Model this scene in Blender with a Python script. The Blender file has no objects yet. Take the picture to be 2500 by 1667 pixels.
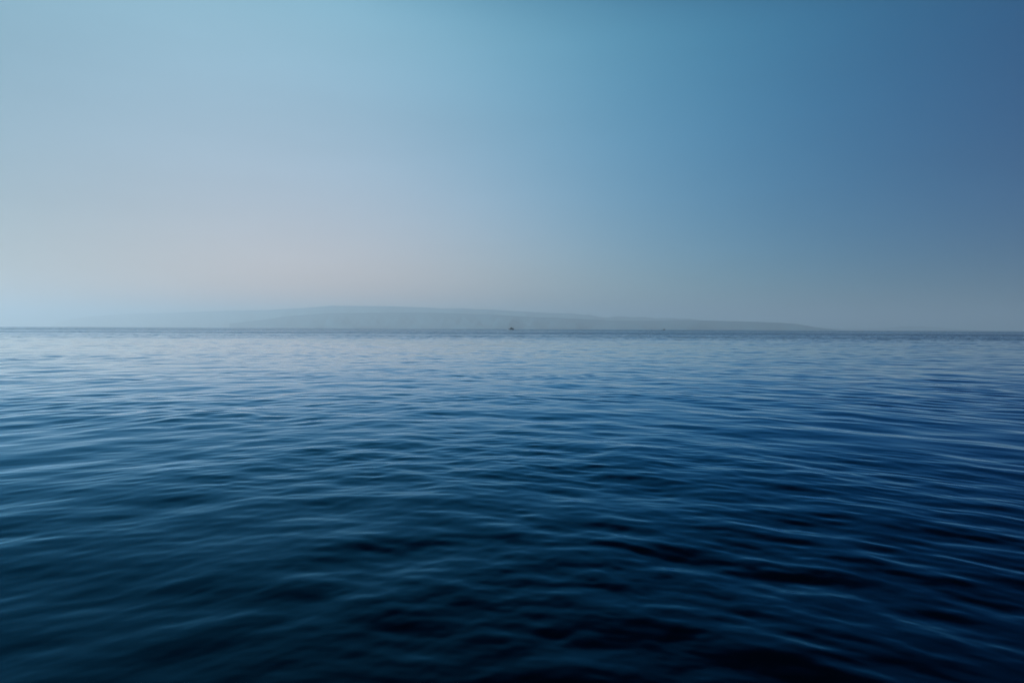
import bpy, math
import numpy as np
from mathutils import Vector, Matrix
R = math.radians
sc = bpy.context.scene
C = sc.collection

# ---------------------------------------------------------------- camera
CAM_H = 2.7
FPX = 1667.0            # focal length in pixels of the 2500 px wide photograph (24 mm lens)
PITCH, ROLL = 1.065, 0.25
cd = bpy.data.cameras.new('camera')
cam = bpy.data.objects.new('camera', cd); C.objects.link(cam)
cd.lens = 24.0; cd.sensor_width = 36.0
cd.clip_start = 0.1; cd.clip_end = 300000
cam.matrix_world = (Matrix.Translation((0, 0, CAM_H)) @ Matrix.Rotation(R(90 - PITCH), 4, 'X')
                    @ Matrix.Rotation(R(ROLL), 4, 'Z'))
cd.dof.use_dof = True; cd.dof.focus_distance = 60.0; cd.dof.aperture_fstop = 2.0
sc.camera = cam

# ---------------------------------------------------------------- sky, sun, exposure
SUN_EL, SUN_AZ = 22.0, -80.0       # azimuth measured clockwise from the view direction (+Y)
w = bpy.data.worlds.new('World'); sc.world = w; w.use_nodes = True
nt = w.node_tree; nt.nodes.clear()
wo = nt.nodes.new('ShaderNodeOutputWorld'); bg = nt.nodes.new('ShaderNodeBackground')
sky = nt.nodes.new('ShaderNodeTexSky'); sky.sky_type = 'NISHITA'; sky.sun_disc = False
sky.sun_elevation = R(SUN_EL); sky.sun_rotation = R(SUN_AZ)
sky.altitude = 0; sky.air_density = 1.0; sky.dust_density = 0.6; sky.ozone_density = 1.5
hs = nt.nodes.new('ShaderNodeHueSaturation'); hs.inputs['Saturation'].default_value = 1.0
nt.links.new(sky.outputs[0], hs.inputs['Color'])
# the sky colour is graded from pale and milky on the sun's side to deep clear blue away from it and overhead:
# a smooth fitted per-channel tint by world direction, put on top of the sky model
SKY_FIT = [(0.223, -2.637, -0.099, -6.099, 0.177, -0.688, -0.266), (-0.033, -0.843, 2.038, -3.155, -0.431, -0.373, -0.149), (0.129, -0.151, 1.265, -2.239, -0.231, -0.76, -0.064)]
ZENITH = (-9.0, -6.5, -4.5)      # deeper blue towards the zenith
def wmath(op, a, b=None):
    n = nt.nodes.new('ShaderNodeMath'); n.operation = op
    for i, q in enumerate((a, b)):
        if q is None: continue
        if isinstance(q, (int, float)): n.inputs[i].default_value = q
        else: nt.links.new(q, n.inputs[i])
    return n.outputs[0]
tcw = nt.nodes.new('ShaderNodeTexCoord'); cmb = nt.nodes.new('ShaderNodeCombineColor')
sep = nt.nodes.new('ShaderNodeSeparateXYZ'); nt.links.new(tcw.outputs['Generated'], sep.inputs[0])
dx = wmath('MINIMUM', wmath('MAXIMUM', sep.outputs[0], -.75), .75)
dz = wmath('MAXIMUM', sep.outputs[2], 0.0)
dzc = wmath('MINIMUM', dz, .5)
BASIS = [dx, dzc, wmath('MULTIPLY', dx, dx), wmath('MULTIPLY', dzc, dzc), wmath('MULTIPLY', dx, dzc), wmath('MULTIPLY', wmath('MULTIPLY', dx, dx), dx)]
hi = wmath('MAXIMUM', wmath('SUBTRACT', dz, .37), 0.0)
above = wmath('MULTIPLY', wmath('MULTIPLY', hi, wmath('MINIMUM', wmath('MULTIPLY', hi, 8.0), 2.6)), wmath('MAXIMUM', wmath('ADD', 1.0, wmath('MULTIPLY', dx, 2.8)), .35))
for ch, co in enumerate(SKY_FIT):
    acc = wmath('MULTIPLY', above, ZENITH[ch])
    for q, k in zip(BASIS, co[1:]): acc = wmath('ADD', acc, wmath('MULTIPLY', q, k))
    acc = wmath('ADD', acc, co[0])
    nt.links.new(wmath('EXPONENT', wmath('MINIMUM', wmath('MAXIMUM', acc, -4.0), 1.2)), cmb.inputs[ch])
mlt = nt.nodes.new('ShaderNodeVectorMath'); mlt.operation = 'MULTIPLY'
nt.links.new(hs.outputs[0], mlt.inputs[0]); nt.links.new(cmb.outputs[0], mlt.inputs[1])
# very faint uneven veils of haze
vm = nt.nodes.new('ShaderNodeMapping'); vm.inputs['Scale'].default_value = (1, 1, 5); vm.inputs['Rotation'].default_value = (.1, .35, 0)
nt.links.new(tcw.outputs['Generated'], vm.inputs[0])
vn = nt.nodes.new('ShaderNodeTexNoise'); vn.inputs['Scale'].default_value = 2.2; vn.inputs['Detail'].default_value = 5; nt.links.new(vm.outputs[0], vn.inputs['Vector'])
vr = nt.nodes.new('ShaderNodeMapRange'); vr.inputs[1].default_value = .3; vr.inputs[2].default_value = .7; vr.inputs[3].default_value = .965; vr.inputs[4].default_value = 1.035
nt.links.new(vn.outputs[0], vr.inputs[0])
veil = nt.nodes.new('ShaderNodeVectorMath'); veil.operation = 'SCALE'
nt.links.new(mlt.outputs[0], veil.inputs[0]); nt.links.new(vr.outputs[0], veil.inputs['Scale'])
nt.links.new(veil.outputs[0], bg.inputs[0]); bg.inputs[1].default_value = 0.09
nt.links.new(bg.outputs[0], wo.inputs[0])
sl = bpy.data.lights.new('sun', 'SUN'); sl.energy = 4.5; sl.angle = R(0.5); sl.color = (1, .95, .89)
sun = bpy.data.objects.new('sun', sl); C.objects.link(sun)
sdir = Vector((math.sin(R(SUN_AZ)) * math.cos(R(SUN_EL)), math.cos(R(SUN_AZ)) * math.cos(R(SUN_EL)), math.sin(R(SUN_EL))))
sun.rotation_euler = sdir.to_track_quat('Z', 'Y').to_euler()
sun.location = sdir * 50
vs = sc.view_settings
vs.view_transform = 'Standard'; vs.look = 'None'; vs.gamma = 1; vs.use_curve_mapping = False; vs.exposure = 0.0
sc.cycles.use_denoising = True
sc.cycles.volume_bounces = 4

# ---------------------------------------------------------------- helpers
def mesh_obj(name, verts, faces, mat, parent=None, smooth=True):
    me = bpy.data.meshes.new(name)
    me.from_pydata([tuple(v) for v in verts], [], [tuple(f) for f in faces]); me.update()
    if smooth: me.polygons.foreach_set('use_smooth', [True] * len(me.polygons))
    me.materials.append(mat)
    o = bpy.data.objects.new(name, me); C.objects.link(o)
    if parent: o.parent = parent
    return o

def grid_mesh(name, P, mat, wrap=False):
    """P: (rows, cols, 3) array -> quad grid, fast"""
    nr, nc = P.shape[:2]
    r = np.arange(nr - 1)[:, None]; c = np.arange(nc if wrap else nc - 1)[None, :]
    c2 = (c + 1) % nc
    q = np.stack([r * nc + c, r * nc + c2, (r + 1) * nc + c2, (r + 1) * nc + c], -1).reshape(-1, 4)
    i0 = q[len(q) // 2]; V = P.reshape(-1, 3)[i0].astype(float)
    if np.cross(V[1] - V[0], V[2] - V[0])[2] < 0: q = np.ascontiguousarray(q[:, ::-1])      # faces look up
    me = bpy.data.meshes.new(name)
    me.vertices.add(nr * nc); me.vertices.foreach_set('co', P.astype(np.float32).ravel())
    me.loops.add(q.size); me.loops.foreach_set('vertex_index', q.astype(np.int32).ravel())
    me.polygons.add(len(q)); me.polygons.foreach_set('loop_start', np.arange(0, q.size, 4, dtype=np.int32))
    me.polygons.foreach_set('use_smooth', np.ones(len(q), bool))
    me.update(calc_edges=True)
    me.materials.append(mat)
    o = bpy.data.objects.new(name, me); C.objects.link(o)
    return o

def mat(name, col, rough=.6, metal=0.0, var=0.0, scale=1.0):
    m = bpy.data.materials.new(name); m.use_nodes = True
    b = m.node_tree.nodes['Principled BSDF']
    b.inputs['Base Color'].default_value = (*col, 1); b.inputs['Roughness'].default_value = rough
    b.inputs['Metallic'].default_value = metal
    if var:
        n = m.node_tree.nodes.new('ShaderNodeTexNoise'); n.inputs['Scale'].default_value = scale
        tc = m.node_tree.nodes.new('ShaderNodeTexCoord')
        m.node_tree.links.new(tc.outputs['Object'], n.inputs['Vector'])
        mx = m.node_tree.nodes.new('ShaderNodeMix'); mx.data_type = 'RGBA'
        mx.inputs['A'].default_value = (*[c * (1 - var) for c in col], 1)
        mx.inputs['B'].default_value = (*[min(1, c * (1 + var)) for c in col], 1)
        m.node_tree.links.new(n.outputs[0], mx.inputs['Factor'])
        m.node_tree.links.new(mx.outputs['Result'], b.inputs['Base Color'])
    return m

def ray(px, py):
    """world direction through pixel (px,py) of the 2500x1667 photograph"""
    v = Vector((px - 1250, 833.5 - py, -FPX))
    return (cam.matrix_world.to_3x3() @ v).normalized()

# ---------------------------------------------------------------- water
def water_material():
    m = bpy.data.materials.new('sea_water'); m.use_nodes = True
    t = m.node_tree; L = t.links.new; N = t.nodes.new
    t.nodes.clear()
    out = N('ShaderNodeOutputMaterial'); mix = N('ShaderNodeMixShader')
    body = N('ShaderNodeBsdfDiffuse'); body.inputs['Color'].default_value = (0.0, 0.0008, 0.0035, 1)
    gl = N('ShaderNodeBsdfGlossy'); gl.inputs['Color'].default_value = (.80, .95, 1.0, 1); gl.inputs['Roughness'].default_value = .05
    # the camera's polarising filter passes mostly the p-polarised reflection: it dies away faster than plain Fresnel
    fr = N('ShaderNodeFresnel'); fr.inputs['IOR'].default_value = 1.33
    pw = N('ShaderNodeMath'); pw.operation = 'POWER'; pw.inputs[1].default_value = 1.78
    gn = N('ShaderNodeMath'); gn.operation = 'MULTIPLY'; gn.use_clamp = True; gn.inputs[1].default_value = 1.58
    tint = N('ShaderNodeMix'); tint.data_type = 'RGBA'      # upwelling blue light, painted into the colour of the weak steep reflection
    tint.inputs['A'].default_value = (.16, 1.0, 1.72, 1); tint.inputs['B'].default_value = (1.0, 1.0, 1.0, 1)
    L(gn.outputs[0], tint.inputs['Factor']); L(tint.outputs['Result'], gl.inputs['Color'])
    L(fr.outputs[0], pw.inputs[0]); L(pw.outputs[0], gn.inputs[0]); L(gn.outputs[0], mix.inputs[0]); L(body.outputs[0], mix.inputs[1]); L(gl.outputs[0], mix.inputs[2])
    L(mix.outputs[0], out.inputs['Surface'])
    geo = N('ShaderNodeNewGeometry')
    at = N('ShaderNodeAttribute'); at.attribute_name = 'unresolved'
    # wind lanes: long patches where the ripples are stronger or weaker
    mp = N('ShaderNodeMapping'); mp.inputs['Scale'].default_value = (1 / 1500, 1 / 260, 1); mp.inputs['Rotation'].default_value = (0, 0, .15)
    L(geo.outputs['Position'], mp.inputs[0])
    lane = N('ShaderNodeTexNoise'); lane.inputs['Scale'].default_value = 1; lane.inputs['Detail'].default_value = 3
    L(mp.outputs[0], lane.inputs['Vector'])
    lr = N('ShaderNodeMapRange'); lr.inputs[1].default_value = .40; lr.inputs[2].default_value = .56
    lr.inputs[3].default_value = .35; lr.inputs[4].default_value = 1.5
    L(lane.outputs[0], lr.inputs[0])
    acc = None
    for k, (sx, sy, a) in enumerate(((2.2, .9, .5), (9, 3.5, .33), (60, 16, .17))):
        q = N('ShaderNodeMapping'); q.inputs['Scale'].default_value = (1 / sx, 1 / sy, 1); q.inputs['Location'].default_value = (k * 7.3, k * 3.1, 0)
        L(geo.outputs['Position'], q.inputs[0])
        n = N('ShaderNodeTexNoise'); n.inputs['Scale'].default_value = 1; n.inputs['Detail'].default_value = 2
        L(q.outputs[0], n.inputs['Vector'])
        s = N('ShaderNodeVectorMath'); s.operation = 'SUBTRACT'; L(n.outputs['Color'], s.inputs[0]); s.inputs[1].default_value = (.5, .5, .5)
        v = N('ShaderNodeVectorMath'); v.operation = 'MULTIPLY'; L(s.outputs[0], v.inputs[0]); v.inputs[1].default_value = (a * 2, a * 3.4, 0)
        if acc is None: acc = v
        else:
            ad = N('ShaderNodeVectorMath'); ad.operation = 'ADD'; L(acc.outputs[0], ad.inputs[0]); L(v.outputs[0], ad.inputs[1]); acc = ad
    # out in the channel the breeze is stronger than in the lee where the boat lies
    sy = N('ShaderNodeSeparateXYZ'); L(geo.outputs['Position'], sy.inputs[0])
    wz = N('ShaderNodeMapRange'); wz.inputs[1].default_value = 80; wz.inputs[2].default_value = 230; wz.inputs[3].default_value = 2.6; wz.inputs[4].default_value = 14
    L(sy.outputs[1], wz.inputs[0])
    wl = N('ShaderNodeMath'); wl.operation = 'MULTIPLY'; L(wz.outputs[0], wl.inputs[0]); L(lr.outputs[0], wl.inputs[1])
    mu = N('ShaderNodeMath'); mu.operation = 'MULTIPLY'; L(at.outputs['Fac'], mu.inputs[0]); L(wl.outputs[0], mu.inputs[1])
    sc_ = N('ShaderNodeVectorMath'); sc_.operation = 'SCALE'; L(acc.outputs[0], sc_.inputs[0]); L(mu.outputs[0], sc_.inputs['Scale'])
    ad = N('ShaderNodeVectorMath'); ad.operation = 'ADD'; L(geo.outputs['Normal'], ad.inputs[0]); L(sc_.outputs[0], ad.inputs[1])
    nm = N('ShaderNodeVectorMath'); nm.operation = 'NORMALIZE'; L(ad.outputs[0], nm.inputs[0])
    L(nm.outputs[0], gl.inputs['Normal']); L(nm.outputs[0], fr.inputs['Normal'])
    return m

def build_water():
    rng = np.random.default_rng(11)
    # radial rows, dense where the waves are near
    rr = [0.6]
    while rr[-1] < 70000:
        r = rr[-1]
        rr.append(r + max(.02, r * (.004 if r < 400 else .0042 + .03 * min(1, (r - 400) / 3000))))
    rr = np.array(rr, np.float32)
    dr = np.gradient(rr)
    front = np.radians(np.linspace(-58, 58, 1500))
    back = np.radians(np.linspace(58, 302, 122))[1:-1]
    th = np.concatenate([front, back]).astype(np.float32)
    dth = np.gradient(np.concatenate([th, [th[0] + 2 * np.pi]]))[:-1]
    X = rr[:, None] * np.sin(th)[None]; Y = rr[:, None] * np.cos(th)[None]
    sp = np.maximum(dr[:, None], rr[:, None] * dth[None]).astype(np.float32)
    # crests curve round the boat the picture is taken from
    D = 4.0
    W = np.sqrt((Y + D) ** 2 + X ** 2) - D
    # patchiness of the ripples
    def lowfreq(L0, n, seed):
        g = np.random.default_rng(seed); o = np.zeros_like(X)
        for _ in range(n):
            l = L0 * g.uniform(.6, 1.8); a = g.uniform(0, 2 * np.pi); k = 2 * np.pi / l
            o += np.cos(k * (X * math.cos(a) * .5 + Y * math.sin(a)) + g.uniform(0, 6.28))
        return o / math.sqrt(n / 2)
    gust = np.clip(1 + .38 * lowfreq(9, 12, 3), .45, 1.6)
    gust2 = np.clip(1 + .3 * lowfreq(30, 10, 5), .5, 1.5)
    Z = np.zeros_like(X); unres = np.zeros_like(X)
    bands = [  # wavelength range, count, rms slope, spread, gust field
        (3.0, 8.0, 16, .019, 42, None),
        (1.4, 3.0, 30, .025, 46, gust2),
        (.6, 1.3, 44, .031, 42, gust),
        (.24, .52, 56, .026, 38, gust),
        (.11, .22, 56, .014, 36, gust)]
    for lo, hi, n, slope, spread, g in bands:
        for _ in range(n):
            l = math.exp(rng.uniform(math.log(lo), math.log(hi)))
            k = 2 * math.pi / l; a = math.radians(rng.normal(0, spread)) + .12
            s = slope * math.sqrt(2 / n); ph = rng.uniform(0, 6.28)
            kx, ky = k * math.sin(a), k * math.cos(a)
            f = np.clip((l / sp - 2.5) / 3, 0, 1)
            rows = np.where(f.max(1) > 0)[0]
            if len(rows):
                e = rows[-1] + 1
                c = np.cos(kx * X[:e] + ky * W[:e] + ph)
                z = (s / k) * c * f[:e]
                if g is not None: z *= g[:e]
                Z[:e] += z
            unres += (1 - f) * s * s / 2
    unres = np.sqrt(unres)
    P = np.stack([X, Y, Z], -1)
    # close the middle: collapse first row towards the centre
    P = np.concatenate([np.repeat(np.array([[[0, 0, 0]]], np.float32), len(th), 1), P], 0)
    unres = np.concatenate([unres[:1], unres], 0)
    o = grid_mesh('water', P, water_material(), wrap=True)
    a = o.data.attributes.new('unresolved', 'FLOAT', 'POINT')
    a.data.foreach_set('value', unres.astype(np.float32).ravel())
    o['kind'] = 'structure'
    return o
build_water()

# ---------------------------------------------------------------- hills across the channel
def hill_material(name, a, b):
    m = bpy.data.materials.new(name); m.use_nodes = True
    t = m.node_tree; L = t.links.new; N = t.nodes.new
    p = t.nodes['Principled BSDF']; p.inputs['Roughness'].default_value = .95
    g = N('ShaderNodeNewGeometry')
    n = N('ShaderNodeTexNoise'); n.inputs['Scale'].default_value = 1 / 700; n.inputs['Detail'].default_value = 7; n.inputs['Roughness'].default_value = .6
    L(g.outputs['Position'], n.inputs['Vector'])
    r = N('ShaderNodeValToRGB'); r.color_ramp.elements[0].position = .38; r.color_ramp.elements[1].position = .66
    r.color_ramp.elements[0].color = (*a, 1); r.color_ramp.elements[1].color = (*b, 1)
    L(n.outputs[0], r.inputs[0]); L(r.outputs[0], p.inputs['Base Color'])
    return m

def noise1(x, seed, octs=5, base=1.0):
    g = np.random.default_rng(seed); o = 0
    for i in range(octs):
        o = o + np.sin(x * base * 2 ** i * g.uniform(.8, 1.2) + g.uniform(0, 6.28)) / 2 ** i
    return o

def build_hill(name, pts, dist, mt, seed, front, back):
    """pts: ridge line in photo pixels; dist(px): metres to the ridge there"""
    px = np.arange(pts[0][0], pts[-1][0] + 1, 3.0)
    py = np.interp(px, [p[0] for p in pts], [p[1] for p in pts])
    py = np.convolve(np.pad(py, 2, 'edge'), np.ones(5) / 5, 'valid')
    ts = np.concatenate([np.linspace(-1, 0, 22), np.linspace(0, 1, 12)[1:]])
    P = np.zeros((len(ts), len(px), 3), np.float32)
    for j, (x, y) in enumerate(zip(px, py)):
        d = ray(x, y); h = math.hypot(d.x, d.y); D = dist(x)
        H = CAM_H + d.z / h * D
        ux, uy = d.x / h, d.y / h
        for i, t in enumerate(ts):
            wd = front if t < 0 else back
            wloc = wd * (1 + .22 * noise1(np.array(x / 60.0), seed, 4))
            s = abs(t)
            prof = (1 - s) ** 1.0 * (1 - .25 * math.sin(math.pi * s)) + .0
            spur = noise1(np.array(x / 26.0 + t * 1.5), seed + 3, 5) * .09 + noise1(np.array(x / 9.0 - t * 2), seed + 9, 3) * .03
            z = max(H, 2) * (prof + spur * math.sin(math.pi * min(1, s * 1.0)) * (1 if s < 1 else 0))
            if t in (-1.0, 1.0): z = -12
            z = min(z, max(H, 2))
            rr_ = D + t * wloc
            P[i, j] = (ux * rr_, uy * rr_, z)
    o = grid_mesh(name, P, mt)
    o['kind'] = 'structure'
    return o

hm = hill_material('haze_blue_scrub', (.022, .12, .185), (.03, .13, .20))  # scrub with the blue of the distance haze put into its colour
hm_far = hill_material('haze_pale_scrub', (.05, .15, .20), (.07, .18, .23))  # lighter copy for the far ridge: its thicker haze is painted into the colour
near = [(560, 790), (640, 781), (700, 772), (760, 767), (800, 764.5), (950, 763.6), (1030, 763), (1100, 764.2), (1160, 767), (1200, 767), (1250, 771), (1300, 774), (1350, 775),
        (1400, 778), (1450, 780), (1500, 783), (1550, 783), (1600, 783.5), (1650, 782), (1700, 782), (1800, 784.2), (1850, 785.5), (1900, 787.6), (1940, 790), (1960, 793),
        (1985, 797.5), (2010, 801), (2035, 804), (2060, 806.5)]
far = [(120, 797), (150, 785), (180, 778), (230, 772), (300, 767), (390, 764.3), (500, 760.5), (570, 757.5), (650, 757), (700, 754), (760, 750.5), (805, 746.5), (850, 747),
       (950, 747.5), (1050, 751), (1075, 753.3), (1130, 752.4), (1165, 754.6), (1210, 756), (1250, 759), (1290, 761), (1340, 764), (1395, 765), (1420, 768), (1440, 768),
       (1465, 774), (1482, 775.5), (1500, 772.5), (1515, 772), (1545, 774.6), (1570, 773.2), (1600, 777), (1640, 775.7), (1660, 778.6), (1680, 777.2), (1705, 781), (1740, 784),
       (1800, 789), (1850, 796), (1900, 803)]
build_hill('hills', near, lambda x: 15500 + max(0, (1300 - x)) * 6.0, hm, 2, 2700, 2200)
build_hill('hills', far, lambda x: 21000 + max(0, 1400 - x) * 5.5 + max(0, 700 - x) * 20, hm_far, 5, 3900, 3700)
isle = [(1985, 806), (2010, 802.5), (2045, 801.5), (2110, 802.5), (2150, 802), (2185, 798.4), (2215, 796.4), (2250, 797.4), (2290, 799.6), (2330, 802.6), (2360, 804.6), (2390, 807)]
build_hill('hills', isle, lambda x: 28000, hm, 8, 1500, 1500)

# ---------------------------------------------------------------- boats
def loft(name, secs, mt, parent):
    """secs: list of closed rings (same count) -> hull-like solid with capped ends"""
    n = len(secs[0]); v = [p for s in secs for p in s]; f = []
    for i in range(len(secs) - 1):
        for j in range(n):
            a = i * n + j; b_ = i * n + (j + 1) % n
            f.append((a, b_, b_ + n, a + n))
    f.append(tuple(range(n))[::-1]); f.append(tuple(range((len(secs) - 1) * n, len(secs) * n)))
    return mesh_obj(name, v, f, mt, parent, smooth=False)

def block(name, x0, x1, z0, z1, w0, mt, parent, rake0=0.0, rake1=0.0, taper=.9):
    """a raked deckhouse: x0 stern side, x1 bow side, rounded in plan"""
    rings = []
    for z, k, w_ in ((z0, 0, 1), ((z0 + z1) / 2, .5, (1 + taper) / 2), (z1, 1, taper)):
        a, b_ = x0 + rake0 * k, x1 - rake1 * k; hw = w0 / 2 * w_
        c = min(hw * .5, (b_ - a) * .2)
        rings.append([(a, -hw + c * .4, z), (a + c * .4, -hw, z), (b_ - c, -hw, z), (b_, -hw * .45, z), (b_, hw * .45, z),
                      (b_ - c, hw, z), (a + c * .4, hw, z), (a, hw - c * .4, z)])
    return loft(name, rings, mt, parent)

def hull(Ln, B, H, mt, parent, draft=1.2, sheer=.9):
    secs = []
    for s in np.linspace(0, 1, 17):
        x = -Ln / 2 + Ln * s
        k = (1 - max(0, (s - .45) / .55) ** 2.4) * (.86 + .14 * min(1, s / .15)) + .015
        hb = B / 2 * k; top = H + sheer * max(0, s - .3) ** 2 * 2
        rk = .10 * Ln * max(0, (s - .8) / .2)        # raked stem: narrow and set back at the keel
        secs.append([(x, -hb, top), (x - rk * .4, -hb * .92, top * .45), (x - rk * .8, -hb * .7, -.1), (x - rk, -hb * .08, -draft), (x - rk, hb * .08, -draft),
                     (x - rk * .8, hb * .7, -.1), (x - rk * .4, hb * .92, top * .45), (x, hb, top)])
    return loft('hull', secs, mt, parent)

def tube(name, p0, p1, r, mt, parent, n=8, r1=None):
    p0, p1 = Vector(p0), Vector(p1); q = (p1 - p0).to_track_quat('Z', 'Y'); r1 = r if r1 is None else r1
    rings = [[tuple(p + q @ Vector((math.cos(a) * k, math.sin(a) * k, 0))) for a in [2 * math.pi * i / n for i in range(n)]] for p, k in ((p0, r), (p1, r1))]
    return loft(name, rings, mt, parent)

white = mat('white_hull_paint', (.72, .74, .74), .35, var=.05, scale=.4)
navy = mat('navy_superstructure_paint', (.015, .028, .04), .5, var=.25, scale=.3)
slate = mat('slate_deck_paint', (.06, .085, .1), .55, var=.2, scale=.5)
glass = mat('dark_window_glass', (.006, .01, .014), .08)
steel = mat('mast_steel', (.12, .14, .15), .45, .6)

def root(name, px, dist, yaw):
    d = ray(px, 804); h = math.hypot(d.x, d.y)
    o = bpy.data.objects.new(name, None); C.objects.link(o)
    o.location = (d.x / h * dist, d.y / h * dist, 0); o.rotation_euler = (0, 0, yaw)
    return o

def motor_yacht():
    t = root('motor_yacht', 1247.5, 2400, R(180 + 12))
    t.scale = (.54, .54, .56)
    t['label'] = 'dark motor yacht with stepped upper decks and a mast, larger of the two vessels'
    t['category'] = 'yacht'
    hull(40, 8.5, 2.6, navy, t, 1.5, 1.6)
    block('deckhouse', -19.4, 8.5, 2.5, 6.0, 7.8, navy, t, .4, 2.2)
    d2 = block('upper_deck', -16.5, 7.2, 6.0, 9.6, 7.2, navy, t, 2.5, 2.0)
    for k, (s, z0, x0, x1, wd, n) in enumerate(((-1, 3.6, -17.5, 4.5, 7.8, 10), (1, 3.6, -17.5, 4.5, 7.8, 10))):
        v, f = [], []
        for i in range(n):
            a = x0 + (x1 - x0) * i / n; b_ = a + (x1 - x0) / n * .7; y = s * (wd / 2 + .02)
            o_ = len(v)
            for (xx, zz) in ((a, z0), (b_, z0), (b_, z0 + 1.2), (a, z0 + 1.2)): v.append((xx, y * (1 - .02 * (zz - 2.5)), zz)); v.append((xx, y * (1 - .02 * (zz - 2.5)) - s * .12, zz))
            f += [(o_, o_ + 2, o_ + 4, o_ + 6), (o_ + 1, o_ + 7, o_ + 5, o_ + 3), (o_, o_ + 1, o_ + 3, o_ + 2), (o_ + 2, o_ + 3, o_ + 5, o_ + 4), (o_ + 4, o_ + 5, o_ + 7, o_ + 6), (o_ + 6, o_ + 7, o_ + 1, o_)]
        mesh_obj('window_row', v, f, glass, t, smooth=False)
    br = block('bridge', -8.5, 3.6, 9.6, 12.4, 6.2, navy, t, 2.6, 2.2)
    block('windscreen', 1.2, 3.75, 10.5, 11.6, 6.3, glass, br, .5, .6)
    fn = block('funnel', -7.5, -3.6, 12.4, 15.2, 2.4, navy, t, .9, .2)
    m_ = tube('mast', (-1.6, 0, 12.3), (-2.6, 0, 17.2), .22, steel, t, r1=.1)
    tube('crosstree', (-2.3, -1.5, 15.5), (-2.3, 1.5, 15.5), .08, steel, m_)
    tube('davit', (-18.6, -3.2, 5.9), (-20.6, -3.2, 8.4), .2, steel, t)
    tube('davit', (-18.6, 3.2, 5.9), (-20.6, 3.2, 8.4), .2, steel, t)
    tube('jackstaff', (18.6, 0, 3.8), (18.9, 0, 6.6), .12, steel, t, r1=.05)
    return t
motor_yacht()

def motor_boat():
    t = root('motor_boat', 1621, 2600, R(180 - 20))
    t.scale = (.85, .85, .85)
    t['label'] = 'tiny dark cabin boat with low slate hull, far off right of the motor yacht'
    t['category'] = 'boat'
    hull(13, 4.0, 1.7, slate, t, .8, .9)
    c = block('cabin', -5.0, 3.4, 1.6, 4.2, 3.3, navy, t, .3, 1.4)
    block('windscreen', 1.4, 3.25, 2.7, 3.6, 3.35, glass, c, .2, .5)
    block('flybridge', -3.8, 1.2, 4.2, 5.6, 2.7, navy, t, .6, .8)
    tube('mast', (-1.5, 0, 5.5), (-2.1, 0, 7.6), .12, steel, t, r1=.06)
    return t
motor_boat()

# white water thrown up round the yacht's bow and trailing behind it
def foam():
    y = bpy.data.objects['motor_yacht']; rng = np.random.default_rng(4); v = []; f = []
    for _ in range(260):
        x = rng.uniform(-30, 13); k = (13 - x) / 43
        yy = rng.choice([-1, 1]) * (2.2 + rng.normal(0, .5) + k * 2.5); hh = rng.uniform(.12, .4) * (1.5 if x > 8 else .8 - .5 * k)
        r = rng.uniform(.3, .8); o = len(v); n = 6
        for i in range(n):
            a = 6.283 * i / n; v.append((x + r * 1.6 * math.cos(a), yy + r * math.sin(a), -.05))
        v.append((x, yy, hh)); f += [(o + i, o + (i + 1) % n, o + n) for i in range(n)]
    o = mesh_obj('foam', v, f, mat('sea_foam', (.8, .82, .83), .9), smooth=True)
    o.location = y.location; o.rotation_euler = y.rotation_euler; o['kind'] = 'stuff'
foam()

# ---------------------------------------------------------------- sea haze
def haze():
    S, top, bot = 90000, 960, -40
    v = [(x, y, z) for z in (bot, top) for x, y in ((-S, -S), (S, -S), (S, S), (-S, S))]
    f = [(0, 3, 2, 1), (4, 5, 6, 7), (0, 1, 5, 4), (1, 2, 6, 5), (2, 3, 7, 6), (3, 0, 4, 7)]
    m = bpy.data.materials.new('sea_haze'); m.use_nodes = True
    t = m.node_tree; t.nodes.clear()
    o = t.nodes.new('ShaderNodeOutputMaterial'); p = t.nodes.new('ShaderNodeVolumePrincipled')
    p.inputs['Color'].default_value = (.655, .85, 1.0, 1)
    p.inputs['Density'].default_value = 8.6e-5
    p.inputs['Anisotropy'].default_value = .34
    t.links.new(p.outputs[0], o.inputs['Volume'])
    b = mesh_obj('haze', v, f, m, smooth=False); b['kind'] = 'stuff'
haze()
